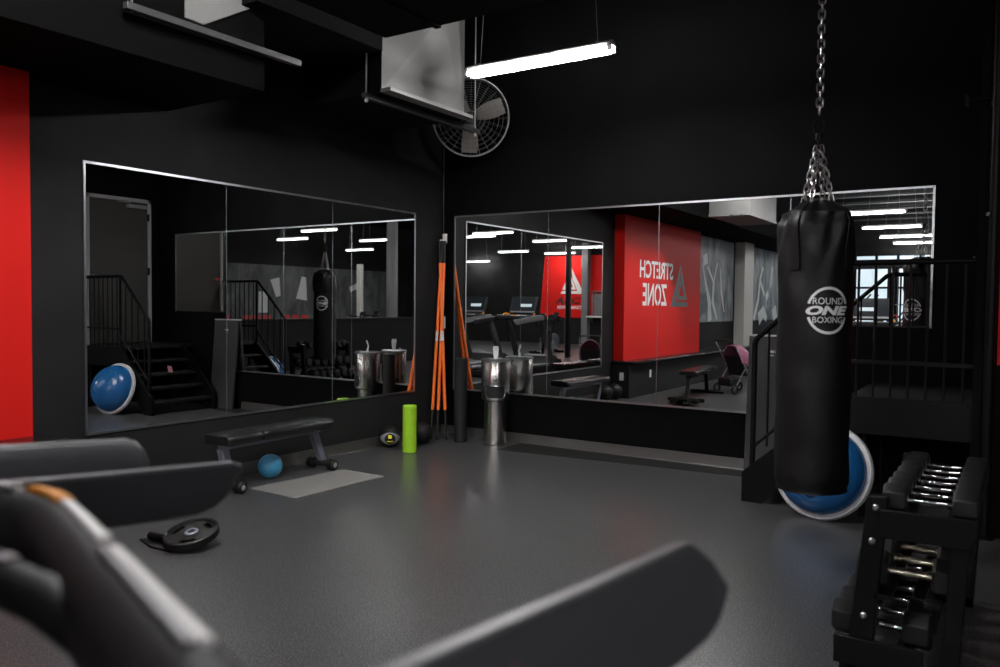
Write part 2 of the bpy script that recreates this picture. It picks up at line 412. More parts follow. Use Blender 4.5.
# ------------------------------------------------------------------ strip lights
def strip_light(loc, label, tubem, group=None):
    t = thing('strip_light', label, 'ceiling light', loc, 0, group)
    prof = [(-.030, 0), (-.028, .022), (-.02, .034), (.02, .034), (.028, .022), (.030, 0)]
    mb = MB()
    mb.prism(prof[:6], -.62, .62, 'x')
    obj('housing', mb, M['fixt'], t)
    for s in (-1, 1):
        obj('tube', MB().tube([(-.585, s * .040, -.030), (.585, s * .040, -.030)], .0145, 10), tubem, t)
        for e in (-1, 1):
            mb = MB(); mb.box(e * .603 - .018, e * .603 + .018, s * .040 - .007, s * .040 + .007, -.044, .004)
            obj('socket', mb, M['grey'], t, .003)
    for e in (-1, 1):
        mb = MB(); mb.tube([(e * .5, 0, .03), (e * .42, 0, ZC - loc[2])], .0022, 6); mb.box(e * .5 - .012, e * .5 + .012, -.02, .02, .030, .042)
        obj('hanger_wire', mb, M['alu'], t)
    return t
L0 = strip_light((2.24, -1.80, 3.21), 'bright twin-tube strip light hanging in front of round wall fan', M['tube'])
LIGHTS = [((2.5, -4.9, 3.72), 'twin-tube strip light hanging between the corner and the nearest treadmills'),
          ((2.77, -9.79, 3.25), 'nearest strip light in the row receding towards the bright rear window'),
          ((2.73, -12.94, 3.25), 'second strip light in the row receding towards the bright rear window'),
          ((2.73, -15.6, 3.25), 'third strip light in the row receding towards the bright rear window'),
          ((2.75, -17.9, 3.25), 'farthest strip light in the row, close before the bright rear window'),
          ((9.69, -7.55, 3.25), 'strip light above the area beyond the half wall, nearest that wall'),
          ((10.54, -10.6, 3.25), 'strip light above the tall round grey column area beyond half wall'),
          ((12.48, -9.2, 3.25), 'strip light nearer the dim mural on the far wall'),
          ((13.9, -13.5, 3.25), 'strip light deepest along the dim mural wall'),
          ((7.17, -10.86, 3.25), 'strip light just past the end of the half wall'),
          ((6.19, -10.2, 3.25), 'strip light in reflection left of the end of the half wall'),
          ((9.56, -16.5, 3.25), 'strip light high over the slanted end of rear red wall'),
          ((12.3, -18.2, 3.05), 'strip light over the black rear wall beside the red field'),
          ((7.4, -6.3, 3.25), 'added strip light over the half wall, beside the nearest treadmill'),  # added out of view to light the near handrail from the right
          ((6.05, -13.0, 3.25), 'strip light in front of the thin black post before rear red wall'),
          ((8.5, -17.9, 3.25), 'strip light above triangle emblem of rear red wall'),
          ((6.24, -15.7, 3.25), 'strip light before wire cage on shelf at rear red wall')]
strip_light(LIGHTS[0][0], LIGHTS[0][1], M['tubehi'], 'strip lights')
L1 = strip_light(LIGHTS[1][0], LIGHTS[1][1], M['tubefar'], 'strip lights')
for p, l in LIGHTS[2:]: copy_tree(L1, None, p, 0, l, 'strip lights')
L0['group'] = 'strip lights'

# ------------------------------------------------------------------ ducts
t = thing('air_duct', 'grey sheet metal duct end with folded panels beside the strip light', 'duct', (.78, -1.775, 3.0))
obj('body', MB().box(-.41, .405, -.53, .53, 0, 1.39), M['ductdark'], t, .004)
mb = MB(); X = .405
# end panel: pressed centre field between two slanted creases, lower flange
q = [(-.53, .03), (.53, .03), (.53, 1.38), (-.53, 1.38)]
cr = [(-.51, .036), (.51, .036), (.24, 1.05), (.06, .74)]
Pn = [(X + .002, *a) for a in q] + [(X + (.006 if a[1] < .1 else .13), *a) for a in cr]
mb.add(Pn, [(4, 5, 6, 7), (0, 1, 5, 4), (1, 2, 6, 5), (3, 0, 4, 7), (0, 3, 2, 1), (2, 3, 7, 6)])
obj('end_panel', mb, M['duct'], t, 0, 2)
obj('flange', MB().box(.40, .50, -.535, .535, .0, .030), M['duct'], t, .003)
mb = MB(); mb.box(.27, .31, -.60, .92, -.040, -.001)
obj('support_strut', mb, M['strut'], t)
for y in (-.57, .86):
    mb = MB(); mb.cyl((.29, y, -.06), (.29, y, 1.4), .006, 8); mb.cyl((.29, y, -.068), (.29, y, -.040), .014, 6); obj('threaded_rod', mb, M['grey'], t)
t = thing('air_duct', 'long dark duct under the ceiling leading to the folded duct end', 'duct', (.85, -2.9, 3.3))
obj('body', MB().box(-.34, .36, -.59, .58, 0, 1.09), M['ductdark'], t, .004)
t = thing('metal_rail', 'long thin grey metal rail hanging beside the black ceiling box', 'rail', (1.12, -3.66, 3.03))
mb = MB(); mb.box(-.022, .022, -.66, .60, -.02, .02); obj('channel', mb, M['strut'], t, .003)
obj('threaded_rod', MB().cyl((0, -.62, -.03), (0, -.62, ZC - 3.03), .006, 8), M['strut'], t)
mb = MB(); mb.prism([(-.30, .30), (-.174, .293), (.28, .56), (.28, 1.5), (-.30, 1.5)], 0, .012, 'x'); mb.v = [(x + 1.05, y - 3.6, z + 2.8) for x, y, z in mb.v]; struct('trim_11', mb, M['duct'], .003)
t = thing('air_duct', 'broad black duct crossing above the strip light and bag', 'duct', (2.95, -3.54, 3.10))
obj('body', MB().box(-1.12, 1.2, -.52, .55, 0, 1.14), M['ductdark'], t, .004)
for x in (-.7, .1, .9): obj('seam', MB().box(x - .02, x + .02, -.53, .56, -.010, 1.14), M['ductdark'], t)
for x in (-.95, 1.1):
    mb = MB(); mb.cyl((x, .56, 0), (x, .56, 1.29), .006, 8); obj('threaded_rod', mb, M['grey'], t)
t = thing('air_duct', 'pale grey boxed duct end hanging above the red wall', 'duct', (1.375, -6.35, 2.83))
obj('body', MB().box(-.315, .315, -.8, .8, 0, 1.56), M['duct'], t, .006)
obj('flange', MB().box(-.32, .325, -.8, .81, -.004, .03), M['duct'], t)
mb = MB()
for x in (.05, .2): mb.box(x - .02, x + .02, .78, .84, -.03, .005)
obj('bracket', mb, M['blackm'], t)

# ------------------------------------------------------------------ wall fan
fc = Vector((.60, -.32, 3.275))
fdir = Vector((CAM.x - fc.x, CAM.y - fc.y, -1.2)).normalized()
t = thing('wall_fan', 'large round grey caged fan mounted high in the corner', 'fan', fc)
FT = Vector(fdir).to_track_quat('Z', 'Y').to_matrix()
F4 = FT.to_4x4()
mb = MB()
mb.lathe([(.372, -.07), (.385, -.07), (.385, .07), (.372, .07), (.372, -.07)], 56, F4, False); obj('ring', mb, M['fanring'], t)
mb = MB()
for z, s in ((.075, 1), (-.08, -1)):
    for k in range(8): mb.torus(FT @ Vector((0, 0, z + s * .05 * (1 - (k / 8.) ** 2))), .055 + k * .045, .0012, FT, 48, 4)
    for k in range(24):
        a = 2 * PI * k / 24
        mb.tube([FT @ Vector((.05 * math.cos(a), .05 * math.sin(a), z + s * .05)), FT @ Vector((.22 * math.cos(a), .22 * math.sin(a), z + s * .036)), FT @ Vector((.378 * math.cos(a), .378 * math.sin(a), z - s * .01))], .0013, 4)
obj('guard_grille', mb, M['fanring'], t)
for k in range(3):
    a0 = math.radians(-92 + 113 * k)
    rg = []
    for r, w, tw in ((.05, .045, 30), (.14, .075, 26), (.25, .085, 22), (.345, .078, 18)):
        c, s = math.cos(a0), math.sin(a0); q = []
        for u, v in ((-1, 0), (1, 0), (1, .004), (-1, .004)):
            du = u * w; zz = du * math.tan(math.radians(tw)) * .5 + v
            q.append(FT @ Vector((c * r - s * du, s * r + c * du, zz)))
        rg.append(q)
    obj('blade', MB().rings(rg), M['fanm'], t)
mb = MB(); mb.lathe([(.02, .09), (.055, .085), (.065, .05), (.065, -.12), (.05, -.14)], 24, F4); obj('motor', mb, M['blackm'], t)
mb = MB()
back = FT @ Vector((0, 0, -.13)); wl = Vector((.02 - fc.x, -.05 - fc.y, .02))
mb.tube([back, (back + wl) * .5 + Vector((0, 0, -.04)), wl], .02, 10); mb.box(wl.x - .02, wl.x + .05, wl.y - .05, wl.y + .05, -.1, .14); obj('wall_bracket', mb, M['black'], t)
# fan cable running down the corner to a white switch box
mb = MB(); mb.tube([(.03, -.012, 3.2), (.028, -.010, 2.6), (.032, -.010, 2.14)], .005, 6)
o = obj('power_cable', mb, M['cable']); tag(o, 'thin black power cable running down the corner from the fan', 'cable')
t = thing('outlet_box', 'white outlet box with plugs high in the wall corner', 'outlet', (.055, -.001, 2.03))
obj('box', MB().box(-.022, .022, -.03, 0, .03, .13), M['white'], t, .004)
obj('plug', MB().box(-.045, -.012, -.05, -.028, .02, .07), M['white'], t, .004)
mb = MB(); mb.tube([(-.02, -.045, .02), (.02, -.07, -.03), (.04, -.05, -.10), (.01, -.02, -.14), (-.01, -.01, -.10)], .004, 6); obj('cord', mb, M['cable'], t)
t = thing('wall_switch', 'small white wall switch on black corner conduit behind orange bars', 'switch', (.045, 0, 1.21))
obj('plate', MB().box(-.017, .017, -.02, 0, -.065, .065), M['white'], t, .003)
mb = MB(); mb.tube([(0, -.008, .06), (0, -.008, .76)], .007, 8); obj('conduit', mb, M['cable'], t)

# ------------------------------------------------------------------ heavy bag
BX, BY, BR = 4.385, -2.565, .181
t = thing('punching_bag', 'tall black hanging punching bag with ROUND ONE BOXING emblem', 'punching bag', (BX, BY, 0))
zb, zt = .47, 1.90
seg = 72; R = []
def bagpt(a, r, z):
    k = max(0., (z - 1.45) / .45)
    wob = .012 * k * math.sin(5 * a + 9 * z) + .008 * k * math.sin(11 * a - 17 * z + 1.3) + .003 * math.sin(3 * a + 14 * z)
    return (( r + wob) * math.cos(a), (r + wob) * math.sin(a), z)
prof = [(.03, zb), (.12, zb), (.175, zb + .006), (BR - .010, zb + .02), (BR, zb + .05)]
prof += [(BR + .001 * math.sin(i * 1.1), zb + .05 + (1.815 - zb - .05) * i / 34.) for i in range(1, 35)]
prof += [(BR - .004, 1.845), (BR - .018, 1.868), (.165, 1.89), (.12, 1.915), (.075, 1.945), (.05, 1.955), (.02, 1.95)]
for r, z in prof: R.append([bagpt(2 * PI * k / seg, r, z) for k in range(seg)])
obj('body', MB().rings(R), M['leather'], t)
# wrap strips sewn at the top
for a0 in (-112, -22, 68, 158):
    rg = []
    for z in (1.60, 1.70, 1.80, 1.845, 1.87, 1.90, 1.95):
        r = BR + .004 if z < 1.85 else (BR - .012 if z < 1.88 else (.155 if z < 1.92 else .075))
        q = []
        for da in (-9, -4.5, 0, 4.5, 9):
            a = math.radians(a0 + da); p = bagpt(a, r + .002, z); q.append(p)
        for da in (9, 4.5, 0, -4.5, -9):
            a = math.radians(a0 + da); p = bagpt(a, r + .007, z); q.append(p)
        rg.append(q)
    obj('strap', MB().rings(rg), M['leather'], t)
def bag_map(th0, z0, off=.0035):
    def f(u, v):
        a = th0 + u / BR; p = bagpt(a, BR + off, z0 + v); return p
    return f
for th in (-57.5, 119.):
    f = bag_map(math.radians(th), 1.398)
    mb = MB()
    for a0, a1 in ((18, 162), (198, 342)):
        n = 36
        V = []
        for i in range(n + 1):
            a = math.radians(a0 + (a1 - a0) * i / n)
            V += [f(.104 * math.cos(a), .117 * math.sin(a)), f(.092 * math.cos(a), .104 * math.sin(a))]
        mb.add(V, [(2 * i, 2 * i + 2, 2 * i + 3, 2 * i + 1) for i in range(n)])
    g = lambda dv: (lambda u, v: f(u, v + dv))
    for T in (text_mb('ONE', .212, .046, .05, .25, g(0)), text_mb('ROUND', .150, .033, .0, 0, g(.047)), text_mb('BOXING', .150, .030, .0, 0, g(-.046))):
        mb.add(T.v, T.f)
    obj('emblem', mb, M['print_'], t)
mb = MB(); mb.torus((0, 0, zb - .022), .022, .004, Matrix.Rotation(PI / 2, 3, 'X'), 20, 6); mb.box(-.012, .012, -.004, .004, zb - .012, zb + .01)
obj('bottom_ring', mb, M['blackm'], t)
def link(mb, c, L, W, r, T):
    """one oval chain link in the plane of T's x and z"""
    pts = []
    h = L / 2 - W / 2
    for i in range(16):
        a = 2 * PI * i / 16; x = math.cos(a) * W / 2; z = math.sin(a) * W / 2 + (h if math.sin(a) >= 0 else -h)
        pts.append(Vector(c) + T @ Vector((x, 0, z)))
    mb.tube(pts, r, 6, False, True)
mb = MB(); z = 2.42; i = 0
while z < ZC:
    link(mb, (0, 0, z), .052, .032, .0045, Matrix.Rotation(math.radians(20 if i % 2 else 110), 3, 'Z')); z += .037; i += 1
obj('chain', mb, M['chain'], t)
mb = MB(); mb.torus((0, 0, 2.335), .045, .006, Matrix.Rotation(PI / 2, 3, 'X') @ Matrix.Diagonal((.6, 1, 1)), 20, 6)
mb.cyl((0, 0, 2.27), (0, 0, 2.30), .016); mb.torus((0, 0, 2.25), .026, .005, Matrix.Rotation(PI / 2, 3, 'Y'), 18, 6)
obj('swivel', mb, M['black'], t)
for a0 in (-100, -10, 80, 170):
    a = math.radians(a0); top = Vector((.012 * math.cos(a), .012 * math.sin(a), 2.235)); bot = Vector((.075 * math.cos(a), .075 * math.sin(a), 1.945))
    dv = (bot - top); n = 9; mb = MB(); Q = dv.to_track_quat('Z', 'X').to_matrix()
    for k in range(n):
        link(mb, top + dv * ((k + .5) / n), .046, .024, .0036, Q @ Matrix.Rotation(PI / 2 * (k % 2), 3, 'Z'))
    obj('chain', mb, M['chain'], t)

# ------------------------------------------------------------------ stairs, landing and railing
t = thing('stair_landing', 'black steel stairs rising to landing behind the punching bag', 'stairs', (3.6, -1.1, 0))
poly = [(0, 0), (0, .215), (.68, .82), (1.478, .82), (1.478, .57), (.78, .57), (.72, .52), (.15, 0)]
for y in (0, .90):
    obj('stringer', MB().prism(poly, y, y + .04, 'y'), M['black'], t, .003)
for k in range(4):
    x = .06 + k * .165; z = .16 + k * .16
    if k == 0: pass
    mb = MB(); mb.box(x - .02, x + .19, .04, .90, z - .03, z); obj('tread', mb, M['tread'], t, .004)
mb = MB(); mb.box(.70, 1.478, .04, 1.09, .78, .82); obj('platform', mb, M['tread'], t, .003)
for x in (.80, 1.44):
    for y in (.06, .90): obj('support_leg', MB().cyl((x, y, 0), (x, y, .79), .02, 10), M['black'], t)
t = thing('stair_railing', 'black steel railing along the stairs and landing edge', 'railing', (3.6, -1.1, 0))
Y = .02
mb = MB(); mb.tube([(.07, Y, .26), (.07, Y, 1.15), (.085, Y, 1.185), (.635, Y, 1.70), (.67, Y, 1.715), (1.475, Y, 1.715)], .020, 10)
obj('handrail', mb, M['black'], t)
obj('bottom_rail', MB().box(.70, 1.475, Y - .012, Y + .012, .95 + .09, .95 + .115), M['black'], t)
mb = MB(); mb.tube([(.07, Y, .40), (.68, Y, .98)], .012, 8); obj('lower_rail', mb, M['black'], t)
for i in range(4):
    x = .17 + i * .13; zz = 1.26 + (x - .16) * .94
    obj('baluster', MB().cyl((x, Y, .27 + x * .85), (x, Y, zz), .008, 8), M['black'], t)
obj('post', MB().cyl((.68, Y, .80), (.68, Y, 1.71), .018, 10), M['black'], t)
for i in range(7):
    x = .752 + i * .1035
    obj('baluster', MB().cyl((x, Y, .82), (x, Y, 1.715), .008, 8), M['black'], t)
# black pole on the wall corner, with an arm
t = thing('corner_pole', 'tall black steel pole with short arm beside the red panel', 'pole', (5.115, -1.165, 0))
mb = MB(); mb.cyl((0, 0, 0), (0, 0, ZC), .030, 16); mb.lathe([(.06, 0), (.06, .01), (.035, .02)], 16); obj('tube', mb, M['black'], t)
mb = MB(); mb.cyl((-.16, 0, 2.695), (0, 0, 2.695), .008, 8); mb.cyl((-.16, 0, 2.66), (-.16, 0, 2.73), .011, 8); mb.lathe([(.036, 2.64), (.036, 2.68)], 16); obj('arm', mb, M['black'], t)
mb = MB(); mb.cyl((-.03, -.035, 1.99), (-.03, -.02, 1.99), .012, 10); obj('bolt', mb, M['chrome'], t)
# leaning board
t = thing('leaning_board', 'charcoal padded board leaning on wall behind stair railing', 'board', (3.33, -.115, 0), 0)
TB = R3('X', -4.6)
mb = MB(); mb.box(0, .46, -.018, .018, .002, 1.175, TB); obj('panel', mb, M['board'], t, .008)
mb = MB(); mb.box(-.004, .464, -.02, .02, 1.165, 1.18, TB); obj('top_edge', mb, M['bosurim'], t, .003)
mb = MB()
for x, w_ in ((.17, .012), (.185, .02), (.205, .012), (.222, .016)): mb.box(x, x + w_ * .7, -.0195, -.018, 1.03, 1.05, TB)
mb.box(.175, .21, -.0195, -.018, 1.005, 1.012, TB)
obj('print', mb, M['print_'], t)
# pink note on the stairs
mb = MB(); mb.box(-.045, .045, -.002, .002, 0, .085, R3('X', 12)); o = obj('paper_note', mb, M['pinkpaper'], None, 0, 38, (4.02, -.55, .481)); tag(o, 'pink paper note propped on a black stair tread', 'note')

# ------------------------------------------------------------------ half-dome balance trainer
t = thing('balance_trainer', 'blue half-dome balance trainer leaning on stairs behind the bag', 'balance trainer', (4.165, -1.305, 0))
n = Vector((-.16, -.93, .30)).normalized(); Q = n.to_track_quat('Z', 'Y').to_matrix().to_4x4()
up = Vector((0, 0, 1)); inpl = (up - n * up.dot(n)).normalized()
c = inpl * .322 + n * .012; T4 = Tr(*c) @ Q
mb = MB(); mb.lathe([(.06, -.03), (.28, -.03), (.315, -.022), (.327, -.008), (.327, .008), (.318, .020), (.295, .022), (.05, .022)], 64, T4); obj('base_rim', mb, M['bosurim'], t)
dome = [(.292, .015)] + [(.292 * math.cos(a), .02 + .215 * math.sin(a)) for a in [PI / 2 * i / 16 for i in range(16)]] + [(.004, .235)]
mb = MB(); mb.lathe(dome, 64, T4); obj('dome', mb, M['bosu'], t)
mb = MB()
for r in (.10, .16, .22): mb.torus(c + n * (.02 + .215 * math.sqrt(1 - (r / .292) ** 2)), r, .0022, Q.to_3x3(), 56, 6)
obj('grip_ring', mb, M['bosu'], t)
mb = MB(); mb.lathe([(.02, .2335), (.02, .2365)], 20, T4 @ Tr(.06, .02, -.006)); obj('valve_plug', mb, M['print_'], t)

# ------------------------------------------------------------------ wipes dispenser
t = thing('wipe_dispenser', 'stainless steel standing wipe dispenser with white tissue on top', 'dispenser', (.868, -.23, 0), math.radians(-56))
mb = MB(); mb.lathe([(.10, .0), (.118, .0), (.118, .012), (.115, .015), (.115, .44), (.115, .447)], 48); obj('lower_body', mb, M['steel'], t)
R = []
# the upper sleeve, wider, with the paper slot cut as a recessed rounded window facing local +x
mb = MB(); mb.lathe([(.115, .445), (.141, .462), (.143, .47), (.143, .845), (.139, .853), (.135, .853), (.135, .84)], 48); obj('upper_body', mb, M['steel'], t)
def onr(a, r, z): return (r * math.cos(a), r * math.sin(a), z)
def rounded(w, z0, z1, rr, n=6):
    out = []
    for cx, cz, a0 in ((w - rr, z1 - rr, 0), (-w + rr, z1 - rr, 90), (-w + rr, z0 + rr, 180), (w - rr, z0 + rr, 270)):
        for i in range(n + 1):
            a = math.radians(a0 + 90 * i / n); out.append((cx + rr * math.cos(a), cz + rr * math.sin(a)))
        if a0 in (0, 180):
            for i in range(1, 8): out.append((cx * (1 - i / 4.), cz + (rr if a0 == 0 else -rr)))
    return out
rp = rounded(.108, .482, .604, .036)
mb = MB(); Rg = []
for k, (sc, r) in enumerate(((1.0, .1425), (1.0, .149), (.93, .151), (.90, .146))):
    Rg.append([onr(u * sc / .143, r, .548 + (z - .548) * sc) for u, z in rp])
mb.rings(Rg, False); obj('slot_frame', mb, M['steel'], t)
mb = MB(); Rg = [[onr(u * k / .143, .1462, .548 + (z - .548) * k) for u, z in rp] for k in (.92, .72, .5, .3, .1, .004)]
mb.rings(Rg, False); obj('slot_opening', mb, M['blackm'], t)
mb = MB(); mb.lathe([(.146, .842), (.148, .848), (.148, .860), (.140, .866), (.045, .868), (.03, .862), (.012, .860)], 48); obj('lid', mb, M['alu'], t)
mb = MB(); mb.cyl((.10, -.06, .862), (.10, -.06, .885), .012); obj('lid_knob', mb, M['alu'], t)
rg = []
for z, x, w_, tw in ((.86, 0, .012, 0), (.89, .004, .022, 20), (.93, -.004, .026, 32), (.97, .01, .030, 25), (.993, .018, .024, 40)):
    a = math.radians(tw + 70); d_ = Vector((math.cos(a), math.sin(a), 0)); nn = Vector((-d_.y, d_.x, 0))
    c_ = Vector((x, 0, z)); rg.append([c_ - d_ * w_ + nn * .004, c_ + nn * .012, c_ + d_ * w_ + nn * .004, c_ + d_ * w_ - nn * .002, c_ + nn * .004, c_ - d_ * w_ - nn * .002])
obj('tissue', MB().rings(rg), M['paper'], t)
mb = MB(); mb.lathe([(.016, 0), (.016, .006)], 16, Tr(.143, 0, .66) @ R3('Y', 90)); obj('lock', mb, M['chrome'], t)

# ------------------------------------------------------------------ foam rollers, balls, bars
mb = MB(); mb.lathe([(.03, .004), (.03, 0), (.060, 0), (.066, .005), (.066, .441), (.060, .446), (.03, .446), (.03, .440)], 40)
t = thing('foam_roller', 'lime green foam roller standing upright by the black wall', 'foam roller', (.438, -1.048, 0))
obj('body', mb, M['lime'], t)
mb = MB(); mb.lathe([(.0665, .408), (.0668, .41), (.0668, .4115), (.0665, .4135)], 40, None, False); a0 = math.radians(-52)
rg = [[(.0672 * math.cos(a0 + a), .0672 * math.sin(a0 + a), z) for a in (.15, .35, .55)] for z in (.36, .405)]
mb.add([p for r in rg for p in r], [(0, 1, 4, 3), (1, 2, 5, 4)]); obj('label', mb, mat('lime_label', (.22, .44, .01), .5), t)
t = thing('foam_roller', 'tall black foam roller standing upright by the mirror corner', 'foam roller', (.49, -.30, 0))
mb = MB(); mb.lathe([(.03, .004), (.03, 0), (.062, 0), (.067, .006), (.067, .852), (.062, .858), (.03, .858), (.03, .85)], 40); obj('body', mb, M['blackm'], t)
mb = MB(); mb.lathe([(.0672, .60), (.069, .602), (.069, .606), (.0672, .608)], 40, None, False); obj('band', mb, M['rubber'], t)
# medicine ball with printed badge
def ball_patch(c, r, dirv, ang, off, m, parent, name, ax=1., ay=1., du=0., dv=0., square=False):
    d0 = Vector(dirv).normalized(); rt = Vector((-d0.y, d0.x, 0)).normalized(); u_ = d0.cross(rt) * 1.0
    if u_.z < 0: u_ = -u_
    V = []; F = []; rows = 5; sg = 28
    V.append(None)
    def P(a, b):
        v = (d0 + rt * math.tan(a) + u_ * math.tan(b)).normalized(); return Vector(c) + v * (r + off)
    V = [P(du, dv)]
    for i in range(1, rows + 1):
        for k in range(sg):
            th = 2 * PI * k / sg; rr = ang * i / rows
            if square: q = max(abs(math.cos(th)), abs(math.sin(th))); rr /= q
            V.append(P(du + rr * math.cos(th) * ax, dv + rr * math.sin(th) * ay))
    for k in range(sg): F.append((0, 1 + k, 1 + (k + 1) % sg))
    for i in range(rows - 1):
        for k in range(sg):
            a = 1 + i * sg + k; b = 1 + i * sg + (k + 1) % sg; F.append((a, b, b + sg, a + sg))
    return obj(name, MB().add(V, F), m, parent)
t = thing('medicine_ball', 'black medicine ball with grey patch and yellow print by roller', 'ball', (.115, -.957, 0))
obj('body', MB().sphere((0, 0, .108), .108), M['rubber'], t)
dv = (CAM - Vector((.115, -.957, .108))); dv.z = -.2
dv = Vector((dv.x, dv.y, -.9))
ball_patch((0, 0, .108), .108, dv, .95, .001, M['grey'], t, 'side_patch', 1.2, .62)
ball_patch((0, 0, .108), .108, dv, .50, .002, M['blackm'], t, 'badge', 1., 1.)
ball_patch((0, 0, .108), .108, dv, .15, .003, M['yellow'], t, 'print', 1.1, 1., 0, .2, True)
ball_patch((0, 0, .108), .108, dv, .08, .003, M['yellow'], t, 'print', 3.6, .6, 0, -.22, True)
t = thing('medicine_ball', 'plain black medicine ball half hidden behind the lime roller', 'ball', (.245, -.63, 0))
obj('body', MB().sphere((0, 0, .11), .11), M['rubber'], t)
mb = MB(); mb.torus((0, 0, .11), .1105, .002, Matrix.Rotation(.5, 3, 'X'), 40, 6); obj('seam', mb, M['blackm'], t)
t = thing('exercise_ball', 'small light blue exercise ball under the weight bench', 'ball', (.262, -2.574, 0))
obj('body', MB().sphere((0, 0, .096), .096, 36, 20), M['blueball'], t)
mb = MB(); mb.lathe([(.008, 0), (.008, .003)], 14, Tr(.052, -.06, .05) @ noz((0, 0, .096), (.052, -.06, .05))); obj('valve_plug', mb, M['print_'], t)
for (x, y), l in (((.12, -4.9), 'black slam ball on floor beside end of black ledge'), ):
    pass
# orange weighted bars leaning in the corner
BARS = [((.155, -.362), (.075, -.085), 'leftmost orange weighted bar leaning in the wall corner'),
        ((.232, -.358), (.090, -.06), 'middle orange weighted bar, its foot between the other two'),
        ((.306, -.300), (.045, -.10), 'rightmost orange weighted bar, crossing in front at the top')]
for (bx, by), (tx, ty), l in BARS:
    t = thing('weighted_bar', l, 'exercise bar', (bx, by, 0), 0, 'orange weighted bars')
    a = Vector((0, 0, .004)); b = Vector((tx - bx, ty - by, 2.08)); P = lambda s: a + (b - a) * s
    obj('shaft', MB().cyl(P(.145), P(.885), .0165, 14), M['orange'], t)
    obj('tip', MB().tube([P(0), P(.006), P(.02), P(.146)], [.012, .015, .0125, .0125], 12), M['blackm'], t)
    obj('grip', MB().tube([P(.884), P(.98), P(.995), P(1)], [.0145, .0145, .017, .014], 12), M['blackm'], t)
    v = (CAM - P(.55)); v.z = 0; v.normalize(); w_ = Vector((-v.y, v.x, 0))
    rg = [[P(s) + (v * math.cos(k) + w_ * math.sin(k)) * .0170 for k in (-.7, -.35, 0, .35, .7)] for s in (.49, .54)]
    obj('label', MB().add([p for r in rg for p in r], [(i, i + 1, i + 6, i + 5) for i in range(4)]), M['print_'], t)

# ------------------------------------------------------------------ weight bench by the left wall
t = thing('weight_bench', 'black padded flat weight bench with grey legs by left mirror', 'bench', (.355, -2.62, 0), math.radians(3))
def pad(y0, y1, w, z0, z1):
    R = []; n = 8
    for y, s in ((y0, .90), (y0 + .012, .98), (y0 + .04, 1), (y1 - .04, 1), (y1 - .012, .98), (y1, .90)):
        q = []
        for cx, cz, a0 in ((w - .03, z1 - .025, 0), (-w + .03, z1 - .025, 90), (-w + .02, z0 + .012, 180), (w - .02, z0 + .012, 270)):
            rr = .028 if a0 < 170 else .012
            for i in range(4):
                a = math.radians(a0 + 30 * i); q.append((( cx + rr * math.cos(a)) * s, y, (z0 + z1) / 2 + (cz + rr * math.sin(a) - (z0 + z1) / 2) * s))
        R.append(q)
    return MB().rings(R)
obj('seat_pad', pad(-.56, -.225, .145, .36, .432), M['vinyl'], t)
obj('back_pad', pad(-.21, .55, .145, .36, .432), M['vinyl'], t)
mb = MB(); mb.box(-.03, .03, -.52, .50, .32, .361); obj('frame_beam', mb, M['greyframe'], t, .006)
for s, yt, yb in ((1, .44, .55), (-1, -.50, -.44)):
    mb = MB(); mb.rings([[(-.032, yt - .036, .325), (.032, yt - .036, .325), (.032, yt + .036, .325), (-.032, yt + .036, .325)],
                         [(-.026, yb - .03, .07), (.026, yb - .03, .07), (.026, yb + .03, .07), (-.026, yb + .03, .07)]])
    obj('leg', mb, M['greyframe'], t, .008)
    mb = MB(); mb.cyl((-.10, yb, .05), (.10, yb, .05), .028, 14); obj('foot_bar', mb, M['blackm'], t)
    for e in (-1, 1):
        mb = MB(); mb.tube([(e * .075, yb, .045), (e * .085, yb, .045), (e * .14, yb, .045), (e * .15, yb, .045)], [.036, .045, .045, .036], 20); w_ = obj('roller_foot', mb, M['rubber'], t)
        obj('end_cap', MB().tube([(e * .15, yb, .045), (e * .153, yb, .045)], [.022, .014], 12), M['grey'], w_)
# ridged floor mat
t = thing('floor_mat', 'flat grey ridged mat lying on the floor before the bench', 'mat', (.70, -2.47, 0))
T_ = R3('Z', 0)
obj('sheet', MB().prism([(-.262, -.455), (.252, -.465), (.275, .452), (-.175, .465)], 0.0005, .008, 'z'), M['matgrey'], t, .002)
mb = MB()
for i in range(40):
    y = -.44 + i * .0225; k = (y + .455) / .92; x0 = -.25 + .08 * k; x1 = .242 + .02 * k
    mb.prism([(y - .004, .008), (y, .0115), (y + .004, .008)], x0, x1, 'x')
obj('ridges', mb, M['matgrey'], t)

